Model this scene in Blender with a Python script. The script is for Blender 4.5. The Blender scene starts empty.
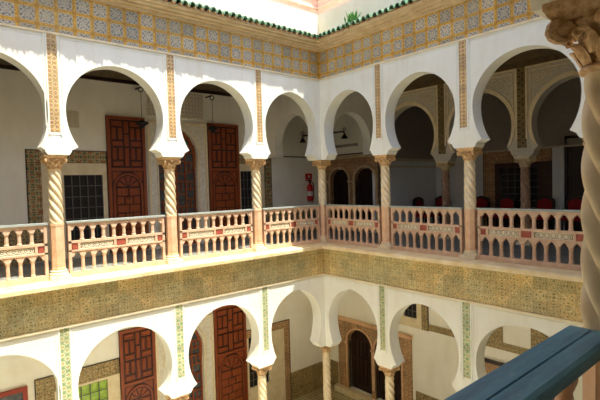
import bpy, bmesh, math, random
from mathutils import Vector, Matrix
random.seed(4)
S = bpy.context.scene
COL = S.collection
PI = math.pi
sin, cos, sqrt = math.sin, math.cos, math.sqrt

# ------------------------------------------------------------------ frames
XW, YS = -8.5, -8.32            # west and south column lines (courtyard corner = origin)
def FL(s, d, z): return (-s, d, z)          # left (north) wall: s runs west, d into the gallery
def FR(s, d, z): return (d, -s, z)          # right (east) wall: s runs south
def FS(s, d, z): return (-s, YS - d, z)     # south wall
def FW(s, d, z): return (XW - d, -s, z)     # west wall
def ID(a, b, c): return (a, b, c)
LS = [0, 2.14, 4.30, 6.43, 8.50]
RS = [0, 2.14, 4.23, 6.44, 8.32]

# ------------------------------------------------------------------ mesh builder
class MB:
    def __init__(self, tf=ID): self.v = []; self.f = []; self.m = []; self.tf = tf; self.mi = 0
    def p(self, *q): self.v.append(self.tf(*q)); return len(self.v) - 1
    def face(self, idx): self.f.append(tuple(idx)); self.m.append(self.mi)
    def box(self, a0, a1, b0, b1, c0, c1):
        i = [self.p(a, b, c) for c in (c0, c1) for b in (b0, b1) for a in (a0, a1)]
        for q in ((0,1,3,2),(4,5,7,6),(0,1,5,4),(2,3,7,6),(0,2,6,4),(1,3,7,5)): self.face([i[k] for k in q])
    def frustum(self, cx, cy, z0, z1, h0, h1, k0=None, k1=None):
        k0 = k0 or h0; k1 = k1 or h1
        i = [self.p(cx + sx*h, cy + sy*k, z) for z, h, k in ((z0,h0,k0),(z1,h1,k1)) for sx, sy in ((-1,-1),(1,-1),(1,1),(-1,1))]
        self.face(i[:4]); self.face(i[4:])
        for k in range(4): self.face((i[k], i[(k+1)%4], i[4+(k+1)%4], i[4+k]))
    def rings(self, rings, cap=True, closed=False):
        ids = [[self.p(*q) for q in r] for r in rings]
        n = len(ids[0]); R = len(ids)
        for a in range(R if closed else R-1):
            A, B = ids[a], ids[(a+1) % R]
            for k in range(n): self.face((A[k], A[(k+1)%n], B[(k+1)%n], B[k]))
        if cap and not closed: self.face(ids[0]); self.face(ids[-1])
    def lathe(self, cx, cy, prof, n=16, ph=0, sq=None):
        self.rings([[(cx + r*cos(2*PI*k/n+ph), cy + r*sin(2*PI*k/n+ph), z) for k in range(n)] for r, z in prof])
    def lathe_ax(self, o, ax, prof, n=14):
        ax = Vector(ax).normalized(); u = ax.orthogonal().normalized(); w = ax.cross(u); o = Vector(o)
        self.rings([[tuple(o + ax*z + (u*cos(2*PI*k/n) + w*sin(2*PI*k/n))*r) for k in range(n)] for r, z in prof])
    def tube(self, pts, r, n=8, closed=False):
        pts = [Vector(q) for q in pts]; N = len(pts); rr = []
        prev = None
        for i, q in enumerate(pts):
            t = (pts[(i+1) % N] - pts[i-1]) if closed else (pts[min(i+1, N-1)] - pts[max(i-1, 0)])
            t.normalize()
            if prev is None: u = t.orthogonal().normalized()
            else:
                u = prev - t*prev.dot(t)
                u = u.normalized() if u.length > 1e-6 else t.orthogonal().normalized()
            prev = u; w = t.cross(u)
            ra = r[i] if isinstance(r, (list, tuple)) else r
            rr.append([tuple(q + (u*cos(2*PI*k/n) + w*sin(2*PI*k/n))*ra) for k in range(n)])
        self.rings(rr, closed=closed)
    def prism(self, pts, d0, d1, tfp=None):      # polygon of (s,z) extruded between d0 and d1
        A = [self.p(s, d0, z) for s, z in pts]; B = [self.p(s, d1, z) for s, z in pts]
        n = len(pts); self.face(A); self.face(B)
        for k in range(n): self.face((A[k], A[(k+1)%n], B[(k+1)%n], B[k]))
    def archpanel(self, s0, s1, z0, z1, crv, d0, d1, solid_ends=True):
        """wall panel [s0,s1]x[z0,z1] with an opening whose outline is crv (left foot .. right foot)"""
        n = len(crv); out = []
        L = (z1-z0)*2 + (s1-s0)
        acc = [0]
        for k in range(1, n): acc.append(acc[-1] + math.dist(crv[k], crv[k-1]))
        # outer points: follow by height on the sides, by angle on the top
        ka = max(range(n), key=lambda k: crv[k][1])
        kl = next(k for k in range(n) if k >= ka*0.62); kr = n-1-kl
        for k, (s, z) in enumerate(crv):
            if k < kl: out.append((s0, z0 + (z1-z0)*k/kl))
            elif k == kl: out.append((s0, z1))
            elif k < kr: out.append((s0 + (s1-s0)*(k-kl)/(kr-kl), z1))
            elif k == kr: out.append((s1, z1))
            else: out.append((s1, z1 - (z1-z0)*(k-kr)/(n-1-kr)))
        ids = []
        for d in (d0, d1):
            ids.append(([self.p(s, d, z) for s, z in crv], [self.p(s, d, z) for s, z in out]))
        (c0, o0), (c1, o1) = ids
        for k in range(n-1):
            self.face((c0[k], c0[k+1], o0[k+1], o0[k])); self.face((c1[k], c1[k+1], o1[k+1], o1[k]))
            self.face((c0[k], c0[k+1], c1[k+1], c1[k]))
            self.face((o0[k], o0[k+1], o1[k+1], o1[k]))
        self.face((c0[0], o0[0], o1[0], c1[0])); self.face((c0[-1], o0[-1], o1[-1], c1[-1]))
    def build(self, name, mats, parent=None, smooth=False, merge=True, ang=40):
        me = bpy.data.meshes.new(name)
        bm = bmesh.new()
        vs = [bm.verts.new(q) for q in self.v]
        for f, mi in zip(self.f, self.m):
            f2 = []
            for k in f:
                if vs[k] not in f2: f2.append(vs[k])
            if len(f2) < 3: continue
            try: fc = bm.faces.new(f2); fc.material_index = mi
            except ValueError: pass
        if merge: bmesh.ops.remove_doubles(bm, verts=bm.verts, dist=1e-5)
        bmesh.ops.recalc_face_normals(bm, faces=bm.faces)
        uv = bm.loops.layers.uv.new('UVMap')
        bm.normal_update()
        for fc in bm.faces:
            n = fc.normal; ax = max(range(3), key=lambda k: abs(n[k]))
            for l in fc.loops:
                c = l.vert.co
                l[uv].uv = (c.y, c.z) if ax == 0 else (c.x, c.z) if ax == 1 else (c.x, c.y)
            fc.smooth = smooth
        bm.to_mesh(me); bm.free()
        for m in (mats if isinstance(mats, (list, tuple)) else [mats]): me.materials.append(m)
        if smooth:
            try: me.set_sharp_from_angle(angle=math.radians(ang))
            except Exception: pass
        o = bpy.data.objects.new(name, me); COL.objects.link(o)
        if parent: o.parent = parent
        return o

def tag(o, label, cat, group=None):
    o['label'] = label; o['category'] = cat; o['kind'] = 'thing'
    if group: o['group'] = group
    return o
def struct(o, label=None):
    o['kind'] = 'structure'
    if label: o['label'] = label
    return o
def empty(name, loc=(0,0,0), rz=0):
    o = bpy.data.objects.new(name, None); COL.objects.link(o); o.empty_display_size = .1
    o.location = loc; o.rotation_euler = (0,0,rz); return o
KIDS = {}
def copy_tree(o, parent=None):
    c = o.copy(); COL.objects.link(c); c.parent = parent
    for ch in [q for q in list(COL.objects) if q.parent == o]: copy_tree(ch, c)
    return c

# ------------------------------------------------------------------ materials
def lin(c):
    if isinstance(c, str):
        c = c.lstrip('#'); c = [int(c[k:k+2], 16)/255 for k in (0,2,4)]
        return tuple((x/12.92 if x <= .04045 else ((x+.055)/1.055)**2.4) for x in c) + (1,)
    return tuple(c) + (1,)
class NT:
    def __init__(s, name, rough=.7, metal=0, spec=.5):
        s.m = bpy.data.materials.new(name); s.m.use_nodes = True
        s.t = s.m.node_tree; s.b = s.t.nodes['Principled BSDF']
        s.b.inputs['Roughness'].default_value = rough; s.b.inputs['Metallic'].default_value = metal
        s.b.inputs['Specular IOR Level'].default_value = spec
    def n(s, typ, **k):
        q = s.t.nodes.new(typ)
        for a, v in k.items(): setattr(q, a, v)
        return q
    def link(s, a, b): s.t.links.new(a, b)
    def math(s, op, a, b=None, c=None):
        q = s.n('ShaderNodeMath', operation=op)
        for i, v in enumerate((a, b, c)):
            if v is None: continue
            if isinstance(v, (int, float)): q.inputs[i].default_value = v
            else: s.link(v, q.inputs[i])
        return q.outputs[0]
    def ramp(s, fac, stops, interp='LINEAR'):
        q = s.n('ShaderNodeValToRGB'); cr = q.color_ramp; cr.interpolation = interp
        while len(cr.elements) < len(stops): cr.elements.new(.5)
        for e, (p, c) in zip(cr.elements, stops): e.position = p; e.color = lin(c)
        s.link(fac, q.inputs[0]); return q.outputs[0]
    def mix(s, fac, a, b, mode='MIX'):
        q = s.n('ShaderNodeMix', data_type='RGBA', blend_type=mode)
        for i, v in ((0, fac), (6, a), (7, b)):
            if isinstance(v, (int, float)): q.inputs[i].default_value = v
            elif isinstance(v, (str, tuple)): q.inputs[i].default_value = lin(v)
            else: s.link(v, q.inputs[i])
        return q.outputs[2]
    def noise(s, scale, detail=4, rough=.6, vec=None, stretch=None):
        q = s.n('ShaderNodeTexNoise'); q.inputs['Scale'].default_value = scale
        q.inputs['Detail'].default_value = detail; q.inputs['Roughness'].default_value = rough
        if vec is None: vec = s.n('ShaderNodeTexCoord').outputs['Object']
        if stretch:
            mp = s.n('ShaderNodeMapping'); mp.inputs['Scale'].default_value = stretch
            s.link(vec, mp.inputs[0]); vec = mp.outputs[0]
        s.link(vec, q.inputs['Vector']); return q.outputs[0]
    def out(s, col, bump=None, bs=.3, bd=.01):
        s.link(col, s.b.inputs['Base Color'])
        if bump is not None:
            q = s.n('ShaderNodeBump'); q.inputs['Strength'].default_value = bs; q.inputs['Distance'].default_value = bd
            s.link(bump, q.inputs['Height']); s.link(q.outputs[0], s.b.inputs['Normal'])
        return s.m
def plain(name, c1, c2, scale=4, rough=.7, bs=.15, bd=.006, metal=0, stretch=None, spec=.5, detail=5):
    t = NT(name, rough, metal, spec); nz = t.noise(scale, detail, stretch=stretch)
    return t.out(t.ramp(nz, [(.3, c1), (.7, c2)]), nz, bs, bd)

def tilemat(name, su, sv, v0, stops, f1=2.0, f2=1.5, bar=None, barc=('#C98F2B', '#A8672A'), u0=0, rough=.5, wear=.25, noise=.25, ns=38, grout=None, spec=.3, tint=None):
    """glazed tile pattern in metres: mirrored rosette in every tile plus optional bars"""
    t = NT(name, rough, 0, spec)
    uv = t.n('ShaderNodeUVMap'); sp = t.n('ShaderNodeSeparateXYZ'); t.link(uv.outputs[0], sp.inputs[0])
    U = t.math('DIVIDE', t.math('SUBTRACT', sp.outputs[0], u0), su); V = t.math('DIVIDE', t.math('SUBTRACT', sp.outputs[1], v0), sv)
    p = t.math('ABSOLUTE', t.math('SUBTRACT', t.math('FRACT', U), .5)); q = t.math('ABSOLUTE', t.math('SUBTRACT', t.math('FRACT', V), .5))
    r = t.math('SQRT', t.math('ADD', t.math('MULTIPLY', p, p), t.math('MULTIPLY', q, q)))
    s1 = t.math('SINE', t.math('MULTIPLY', r, 6.283*f1))
    s2 = t.math('MULTIPLY', t.math('COSINE', t.math('MULTIPLY', p, 6.283*f2)), t.math('COSINE', t.math('MULTIPLY', q, 6.283*f2)))
    nz = t.noise(ns, 3, vec=uv.outputs[0])
    v = t.math('ADD', t.math('ADD', t.math('MULTIPLY', s1, .2), t.math('MULTIPLY', s2, .25)), .5)
    v = t.math('ADD', v, t.math('MULTIPLY', t.math('SUBTRACT', nz, .5), noise*2))
    col = t.ramp(v, stops, 'LINEAR')
    if bar:
        mx = t.math('MAXIMUM', p, q); e = t.math('GREATER_THAN', mx, .5 - bar)
        bn = t.noise(30, 2, vec=uv.outputs[0]); bc = t.ramp(bn, [(.35, barc[0]), (.62, barc[1])])
        col = t.mix(e, col, bc)
        cr = t.math('GREATER_THAN', t.math('MINIMUM', p, q), .5 - bar*1.05)
        col = t.mix(cr, col, barc[1])
    if grout:
        e = t.math('GREATER_THAN', t.math('MAXIMUM', p, q), .485); col = t.mix(e, col, grout)
    # per tile tint
    wn = t.n('ShaderNodeTexWhiteNoise', noise_dimensions='2D'); cb = t.n('ShaderNodeCombineXYZ')
    t.link(t.math('FLOOR', U), cb.inputs[0]); t.link(t.math('FLOOR', V), cb.inputs[1]); t.link(cb.outputs[0], wn.inputs['Vector'])
    hs = t.n('ShaderNodeHueSaturation'); t.link(col, hs.inputs['Color'])
    t.link(t.math('ADD', t.math('MULTIPLY', wn.outputs[0], .35), .82), hs.inputs['Value'])
    if tint:
        col2 = t.mix(1.0, hs.outputs[0], t.ramp(t.noise(.7, 3, vec=uv.outputs[0]), [(.42, tint[0]), (.58, tint[1])]), 'MULTIPLY')
    else: col2 = hs.outputs[0]
    lw = t.noise(1.3, 4, vec=uv.outputs[0])
    col = t.mix(t.math('MULTIPLY', t.ramp(lw, [(.45, (0,0,0)), (.7, (1,1,1))]), wear), col2, '#BBAA78')
    return t.out(col, nz, .12, .004)

M = {}
def white_mat(name, base, dirty, amt=.5):
    t = NT(name, .85, 0, .2)
    n1 = t.noise(1.1, 6, .65); n2 = t.noise(3.0, 5, .6, stretch=(1.6, 1.6, .35)); n3 = t.noise(9, 4)
    a = t.ramp(n1, [(.42, (0,0,0)), (.75, (1,1,1))]); b = t.ramp(n2, [(.5, (0,0,0)), (.8, (1,1,1))])
    m = t.math('MULTIPLY', t.math('ADD', t.math('MULTIPLY', a, .6), t.math('MULTIPLY', b, .5)), amt)
    return t.out(t.mix(m, base, dirty), n3, .25, .012)
M['white'] = white_mat('white_plaster', '#ECECE0', '#D6CDB4', .7)
M['inwall'] = white_mat('interior_plaster', '#FAF8EE', '#E6DFCA', .8)
M['lime'] = white_mat('roof_limewash', '#F3E9D2', '#DCCDA6', .7)
M['stone'] = plain('cream_stone', '#D9C9A0', '#EEDFC0', 5, .6, .25)
M['ledge'] = plain('ledge_stone', '#D8BC84', '#EEDDB4', 3, .6, .3)
M['shaft'] = plain('column_marble', '#D8BE8E', '#EEDFBE', 5, .45, .2)
M['pinkstone'] = plain('pink_marble', '#D6A27A', '#E8C6A0', 6, .5, .2)
M['rail_stone'] = plain('balustrade_marble', '#C9A284', '#E0C2A2', 7, .6, .25)
M['rail_grey'] = plain('handrail_wood_grey', '#8E9894', '#B3B7AC', 8, .5, .2, stretch=(1, 8, 8))
M['redpanel'] = plain('red_panel', '#93402C', '#B8604A', 12, .6, .2)
M['carved'] = plain('carved_white', '#D8CDB0', '#EFE6CC', 20, .6, .4)
M['carve_back'] = plain('carved_recess_shade', '#8A7A58', '#A89870', 20, .8, .4)  # darker backing paints shade into the hollows of the carving
M['capital'] = plain('capital_gilt_stone', '#AC7A42', '#EBCB98', 34, .5, .8, .012)
M['capital2'] = plain('capital_pale_stone', '#BFA170', '#E4D0A4', 16, .6, .4, .01)
M['darkshaft'] = plain('brown_marble', '#8E6A4E', '#B7957A', 8, .4, .2)
M['cornice'] = plain('cornice_stone', '#C4AC84', '#DECBA6', 4, .8, .3)
M['ceiling'] = plain('ceiling_wood', '#4A3C26', '#6E5A38', 6, .8, .3)
M['stucco'] = plain('stucco_relief', '#BAB29E', '#E0D8C6', 46, .9, .9, .02, detail=2)
M['vent'] = plain('vent_plaster', '#CFC6AE', '#E2DAC4', 9, .9, .3)
M['stucco_light'] = plain('stucco_pale_relief', '#D2CBBA', '#F2EDE0', 30, .9, .9, .02, detail=2)
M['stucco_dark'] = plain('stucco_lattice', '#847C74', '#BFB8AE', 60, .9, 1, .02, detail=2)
M['greywall'] = white_mat('room_plaster', '#E4E8EC', '#CED3D8', .6)
M['black'] = plain('black_iron', '#0E0D0D', '#1B1918', 20, .5, .1)
M['iron'] = plain('grey_iron', '#4E4C48', '#6A6862', 20, .5, .1)
M['dark'] = plain('unlit_void', '#14100E', '#241A14', 8, .7, .1)  # near-black stands in for the darkness of unlit interiors
M['glass'] = plain('dark_glass', '#3E4347', '#59605F', 9, .2, 0, spec=.6)
M['greenglass'] = plain('green_pane', '#7FA81E', '#B5D83C', 9, .3, 0, spec=.6)
M['redcloth'] = plain('red_velvet', '#7E0F1A', '#A81C26', 20, .9, .3)
M['redpaint'] = plain('red_paint', '#C01418', '#D8262A', 10, .35, .05)
M['label'] = plain('white_label', '#E4E2DC', '#F0EEE8', 10, .5, 0)
M['glaze'] = plain('green_glazed_tile', '#1C4028', '#7FA882', 7, .25, .3, spec=.6)
M['clay'] = plain('clay_tile', '#8A5A34', '#B98C56', 14, .7, .3)
M['weed'] = plain('weed_leaf', '#3E7A34', '#7FB55E', 20, .6, .1)
M['pinkwall'] = plain('pink_plaster', '#DDB8A6', '#EED6C6', 2, .85, .3, stretch=(1, 1, 9))
M['floor2'] = tilemat('gallery_floor', .3, .3, 0, [(.3, '#A69A76'), (.6, '#C4B68E'), (.8, '#94825E')], grout='#5E5440', noise=.1, rough=.35)
M['floor1'] = tilemat('upper_gallery_floor', .3, .3, 0, [(.3, '#7E807A'), (.6, '#A09E94'), (.8, '#6E706C')], grout='#50504A', noise=.1, rough=.35)
M['court'] = tilemat('court_floor', .6, .6, 0, [(.3, '#EAE4D2'), (.8, '#F6F2E8')], grout='#B8AC92', noise=.1, rough=.4)
M['bigtile'] = tilemat('upper_frieze_tile', .29, .29, 4.35, [(.15, '#6C665E'), (.36, '#A09888'), (.48, '#DCD2B6'), (.6, '#8A847A'), (.78, '#CCBFA2'), (.95, '#A07A58')],
                       2.6, 3.0, bar=.105, barc=('#DDB04A', '#B8862E'), u0=.04, wear=.25, noise=.5)
M['lowtile'] = tilemat('lower_frieze_tile', .22, .22, -.80, [(.08, '#8A8A64'), (.24, '#B5AC80'), (.38, '#F0E8CE'), (.5, '#CFAA66'), (.6, '#A3A08E'), (.72, '#E4DAB6'), (.84, '#C4AC74'), (.96, '#82846A')],
                       2.6, 2.0, wear=.3, grout='#A89A70', noise=.6, ns=16, tint=('#E0E2D2', '#FFF0CE'))
M['striptile'] = tilemat('upper_strip_tile', .16, .145, 4.24, [(.15, '#A07E4E'), (.4, '#D2B274'), (.55, '#E0D2A8'), (.72, '#B8917E'), (.9, '#A8763E')],
                         2.0, 1.0, wear=.3, grout='#A08A5E', noise=.45)
M['striplow'] = tilemat('lower_strip_tile', .16, .145, -.8, [(.15, '#7E9468'), (.4, '#B4BE94'), (.55, '#E0DCBC'), (.75, '#9DAA84'), (.9, '#BCA868')],
                        2.0, 1.0, wear=.3, grout='#8E9870', noise=.3)
M['stripdark'] = tilemat('inner_strip_tile', .16, .145, 4.24, [(.15, '#3E3420'), (.4, '#6E5E38'), (.55, '#A8935C'), (.72, '#54502E'), (.9, '#7A5A30')],
                         2.0, 1.0, wear=.1, noise=.4)
M['frametile'] = tilemat('window_surround_tile', .27, .27, .02, [(.12, '#34483A'), (.3, '#6A7A5C'), (.45, '#C2B488'), (.58, '#8E5A38'), (.8, '#A98050'), (.95, '#443428')],
                         2.2, 2.0, wear=.2, grout='#3A3024', noise=.35)
M['browntile'] = tilemat('door_surround_tile', .21, .21, .02, [(.12, '#6A4A34'), (.32, '#A67C56'), (.46, '#CFB088'), (.6, '#8E6444'), (.78, '#B8946C'), (.95, '#7A5A42')],
                         2.2, 2.0, wear=.2, noise=.6, ns=18)
M['dadotile'] = tilemat('dado_tile', .20, .20, .02, [(.12, '#57523A'), (.32, '#8A7A50'), (.46, '#BEAC80'), (.6, '#7E5C3C'), (.78, '#A08A5A'), (.95, '#5E6448')],
                         2.2, 2.0, wear=.2, noise=.6, ns=18)
def wood(name, a, b, rough=.45):
    t = NT(name, rough, 0, .4); n1 = t.noise(5, 6, .7, stretch=(6, 6, .6)); n2 = t.noise(1.5, 3)
    c = t.mix(t.math('MULTIPLY', n2, .5), t.ramp(n1, [(.3, a), (.7, b)]), a)
    return t.out(c, n1, .3, .006)
M['wood'] = wood('red_brown_wood', '#78361A', '#A85628')
M['woodd'] = wood('recess_shade_brown_wood', '#2E1008', '#4A1C0E')  # dark board paints shade between door panels; also the inner window's brown frame
M['darkwood'] = wood('dark_wood', '#1E100C', '#3A201A')
M['redwood'] = wood('painted_red_frame', '#8A2A18', '#B04428')
def bluepaint():
    t = NT('blue_painted_wood', .38, 0, .5)
    n1 = t.noise(3, 6, .7, stretch=(1.2, 9, 9)); n2 = t.noise(7, 8, .75, stretch=(.9, 3, 3)); n3 = t.noise(24, 5)
    base = t.ramp(n1, [(.3, '#356A7C'), (.7, '#5C9EB0')])
    chips = t.ramp(n2, [(.60, (0,0,0)), (.66, (1,1,1))])
    base = t.mix(t.math('MULTIPLY', chips, .55), base, '#8FA3AC')
    return t.out(base, n1, .5, .006)
M['blue'] = bluepaint()

# ------------------------------------------------------------------ arch outlines
def curve(cs, hw, zc, za, zf, foot, steps=None, n=14):
    b = (zc-zf)/sqrt(max(1e-4, 1-(foot/hw)**2)); h = za-zc; e = (h*h-hw*hw)/(2*hw)
    half = []
    if steps: half += steps
    for k in range(n+1):
        z = zf + (zc-zf)*k/n; half.append((hw*sqrt(max(0, 1-((zc-z)/b)**2)), z))
    if e >= 0:
        R = hw+e; am = math.acos(e/R)
        for k in range(1, n+9): a = am*k/(n+8); half.append((R*cos(a)-e, zc+R*sin(a)))
    else:
        for k in range(1, n+9): a = PI/2*k/(n+8); half.append((hw*cos(a), zc+h*sin(a)))
    half[-1] = (0, za)
    return [(cs-x, z) for x, z in half] + [(cs+x, z) for x, z in half[-2::-1]]

def arcade(tf, SS, dz):
    """arched wall above a row of columns; dz = 0 upper, -4.9 lower"""
    mb = MB(tf)
    for i in range(4):
        a, b = SS[i], SS[i+1]
        if i == 0 or i == 3:
            # end bays: solid corner pier of .2 then narrower pointed opening
            ca = (a + 1.155) if i == 0 else (b - 1.155)
            c = curve(ca, .815, 2.93+dz, 3.82+dz, 2.30+dz, .68, [(.79, 2.17+dz), (.745, 2.23+dz), (.745, 2.25+dz)])
            lo, hi = a + (.2 if i == 0 else 0), b - (.2 if i == 3 else 0)
            mb.archpanel(lo, hi, 2.17+dz, 4.16+dz, c, -.2, .13)
        else:
            w = (b-a)/2
            c = curve((a+b)/2, w-.18, 2.93+dz, 3.83+dz, 2.31+dz, w-.36, [(w-.21, 2.17+dz), (w-.25, 2.23+dz), (w-.25, 2.25+dz)])
            mb.archpanel(a, b, 2.17+dz, 4.16+dz, c, -.2, .13)
    return mb
def sweep(mb, prof, close=True):
    """profile of (d,z) swept round the four sides of the courtyard with mitred corners"""
    def ring(f): return [f(d, z) for d, z in prof]
    cs = [ring(lambda d, z: (d, d, z)), ring(lambda d, z: (d, YS-d, z)), ring(lambda d, z: (XW-d, YS-d, z)), ring(lambda d, z: (XW-d, d, z))]
    mb.rings(cs, closed=True)
    return mb

# ================================================================== SETTING
def wallbuild(nm, tf, SS):
    struct(arcade(tf, SS, 0).build('wall_' + nm, M['white']), 'white horseshoe arcade wall of the upper gallery, %s side' % nm)
    struct(arcade(tf, SS, -4.9).build('wall_%s_lower' % nm, M['white']), 'white horseshoe arcade wall of the ground floor, %s side' % nm)
wallbuild('left', FL, LS); wallbuild('right', FR, RS)
struct(arcade(FS, LS, 0).build('wall_front', M['white'])); mb = MB(FS); mb.box(0, 8.5, -.2, .2, -5.4, -.8); struct(mb.build('wall_front_lower', M['white']))
struct(arcade(FW, RS, 0).build('wall_west', M['white'])); mb = MB(FW); mb.box(0, 8.32, -.2, .2, -5.4, -.8); struct(mb.build('wall_west_lower', M['white']))  # unseen west side, put in for its effect on the light
# corner pier of the near right angle, upper and lower
mb = MB()
for dz in (0, -4.9):
    mb.box(-.2, .2, -.2, .2, 2.25+dz, 4.16+dz); mb.frustum(0, 0, 2.17+dz, 2.25+dz, .17, .2)
struct(mb.build('trim_1', M['white']))
# frieze backing + tiles + fillet above the arches
tn = [2]
def trim(mb, mat, label=None, **k):
    o = mb.build('trim_%d' % tn[0], mat, **k); tn[0] += 1; return struct(o, label)
trim(sweep(MB(), [(-.2, 4.16), (.13, 4.16), (.13, 4.2), (.2, 4.2), (.2, 5.0), (-.2, 5.0)]), M['white'])
trim(sweep(MB(), [(-.212, 4.25), (-.19, 4.25), (-.19, 4.935), (-.212, 4.935)]), M['bigtile'], 'yellow and blue glazed tile frieze under the cornice')
trim(sweep(MB(), [(-.225, 4.215), (-.19, 4.215), (-.19, 4.25), (-.225, 4.25)]), M['stone'])
trim(sweep(MB(), [(-.19, 4.935), (-.225, 4.935), (-.225, 4.965), (-.27, 4.968), (-.27, 4.992), (-.35, 4.998), (-.35, 5.03), (-.45, 5.038), (-.45, 5.07), (-.53, 5.08), (-.54, 5.12), (0, 5.16), (.2, 5.0)]), M['cornice'], 'moulded stone cornice under the green roof tiles')
trim(sweep(MB(), [(-.2, -.80), (.2, -.80), (.2, -.11), (-.2, -.11)]), M['white'])
trim(sweep(MB(), [(-.215, -.80), (-.19, -.80), (-.19, -.14), (-.215, -.14)]), M['lowtile'], 'green and ochre tile frieze below the gallery ledge')
trim(sweep(MB(), [(-.235, -.835), (-.19, -.835), (-.19, -.80), (-.235, -.80)]), M['stone'])
trim(sweep(MB(), [(-.21, -.14), (-.38, -.115), (-.47, -.098), (-.47, -.03), (-.44, -.004), (.2, -.004), (.2, -.14)]), M['ledge'], 'cream stone ledge along the gallery edge')
# parapet and roof terrace
trim(sweep(MB(), [(0.0, 5.1), (.25, 5.1), (.25, 6.0), (0.0, 6.0)]), M['lime'])
# strips of tile and fillets at each pier
def strips(tf, SS, dz, mat, nm):
    mb = MB(tf); fl = MB(tf)
    for i in range(1, 4):
        s = SS[i]; z1 = 4.25+dz if dz == 0 else -.80
        z0 = 2.56+dz
        mb.box(s-.078, s+.078, -.208, -.195, z0, z1)
        for k in (-1, 1):
            fl.box(s+k*.09-.012, s+k*.09+.012, -.216, -.195, z0-.05, z1)
            fl.box(s+k*.135-.008, s+k*.135+.008, -.210, -.195, z0+.1, z1-.03)
        fl.box(s-.102, s+.102, -.205, -.195, z0-.05, z0)
    for i in range(4):
        a, b = SS[i] + (.2 if i == 0 else .13), SS[i+1] - (.2 if i == 3 else .13)
        z1 = 4.215+dz if dz == 0 else -.835
        fl.box(a, b, -.21, -.195, z1-.05, z1-.035)
    trim(mb, M[mat]); trim(fl, M['white'])
strips(FL, LS, 0, 'striptile', 'l'); strips(FR, RS, 0, 'striptile', 'r')
strips(FL, LS, -4.9, 'striplow', 'l'); strips(FR, RS, -4.9, 'striplow', 'r')

# green barrel tiles on the eave
def eave_tiles(tf, length, mb, cl):
    s = .56
    while s < length-.56:
        j = random.uniform(-.015, .015); h = random.uniform(-.008, .008); x_ = s + random.uniform(-.006, .006)
        rings = []
        for d, z, r in ((-.63+j, 5.125+h, .062), (-.60+j, 5.13+h, .064), (-.30, 5.215, .052), (-.305, 5.22, .058), (-.05, 5.31, .055)):
            arc = [PI*q/8 for q in range(9)]
            rings.append([(x_ + r*cos(a), d, z + r*1.4*sin(a)) for a in arc] + [(x_ + (r-.014)*cos(a), d, z + (r-.014)*1.4*sin(a)) for a in reversed(arc)])
        mb.rings(rings)
        cl.rings([[(s+.0775 + .045*cos(a), d, z - .03*sin(a)) for a in [PI*q/5 for q in range(6)]] for d, z in ((-.60+j, 5.125), (-.05, 5.30))])
        s += .155
mb = MB(); cl = MB()
for tf, Ln in ((FL, 8.5), (FR, 8.32), (FS, 8.5), (FW, 8.32)):
    mb.tf = tf; cl.tf = tf; eave_tiles(tf, Ln, mb, cl)
mb.tf = ID
mb.tube([(-.60, -.60, 5.15), (-.05, -.05, 5.36)], .06, 10)
trim(mb, M['glaze'], 'row of green glazed barrel tiles along the eave', smooth=True)
trim(cl, M['clay'])
trim(sweep(MB(), [(-.53, 5.09), (-.05, 5.15), (0.02, 5.29), (-.03, 5.28), (-.53, 5.12)]), M['clay'])

# floors and ceilings
G = 2.4
def ringslab(mb, z0, z1, d0, d1):
    sweep(mb, [(d0, z0), (d1, z0), (d1, z1), (d0, z1)]); return mb
struct(ringslab(MB(), -.72, -.005, .2, G+.3).build('floor', M['floor1']))
mb = MB(); mb.box(-11.2, 2.7, -11, 2.7, -5.6, -5.4); struct(mb.build('floor_courtyard', [M['court']]))
mb = MB(); mb.box(-8.5+.4, -.3, YS+.4, -.3, -5.4, -5.385); struct(mb.build('floor_ground', [M['court']]))
mb = MB(); mb.tf = ID
mb.box(-11, G, .3, G, -5.4, -5.39); mb.box(.3, G, -11, .3, -5.4, -5.39); struct(mb.build('floor_arcade', M['floor2']))
struct(ringslab(MB(), 4.2, 5.0, .12, G+.3).build('ceiling', M['ceiling']))
struct(ringslab(MB(), -.76, -.72, .2, G+.3).build('ceiling_lower', M['inwall']))
mb = MB(FL); mb.box(-G, 10.9, G-.06, G, 4.12, 4.2); mb.tf = FR; mb.box(-G, 0, G-.06, G, 4.12, 4.2)
struct(mb.build('ceiling_cornice', M['darkwood']))
# outer enclosure of west/south galleries
mb = MB(); mb.box(-10.9-.3, -10.9, -11, G, -5.4, 5); struct(mb.build('wall_outer_west', M['inwall']))
mb = MB(); mb.box(-10.9, 2.7, -10.8-.2, -10.8, -5.4, 5); struct(mb.build('wall_behind', M['inwall']))  # unseen wall behind the camera, added for warm bounce and dimming

# ---------------- walls with rectangular holes
def holed(tf, s0, s1, z0, z1, d0, d1, holes, mb=None):
    mb = mb or MB(tf)
    ss = sorted({s0, s1, *[h[0] for h in holes], *[h[1] for h in holes]})
    zz = sorted({z0, z1, *[h[2] for h in holes], *[h[3] for h in holes]})
    for i in range(len(ss)-1):
        run = None
        for j in range(len(zz)-1):
            cs, cz = (ss[i]+ss[i+1])/2, (zz[j]+zz[j+1])/2
            hit = any(h[0] < cs < h[1] and h[2] < cz < h[3] for h in holes)
            if not hit:
                if run is None: run = zz[j]
            elif run is not None: mb.box(ss[i], ss[i+1], d0, d1, run, zz[j]); run = None
        if run is not None: mb.box(ss[i], ss[i+1], d0, d1, run, z1)
    return mb
# left gallery back wall (s = -x, negative s past the corner)
HL = [(4.89, 5.73, .15, 1.90), (2.2, 3.72, 0, 3.26), (.41, 1.02, .15, 1.98),
      (4.97, 5.95, -4.6, -2.98), (2.2, 3.72, -5.4, -2.0), (.2, .92, -4.5, -2.98)]
mb = holed(FL, -2.4, 10.9, -5.4, 4.6, G, G+.3, HL)
struct(mb.build('wall_back_left', M['inwall']))
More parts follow.
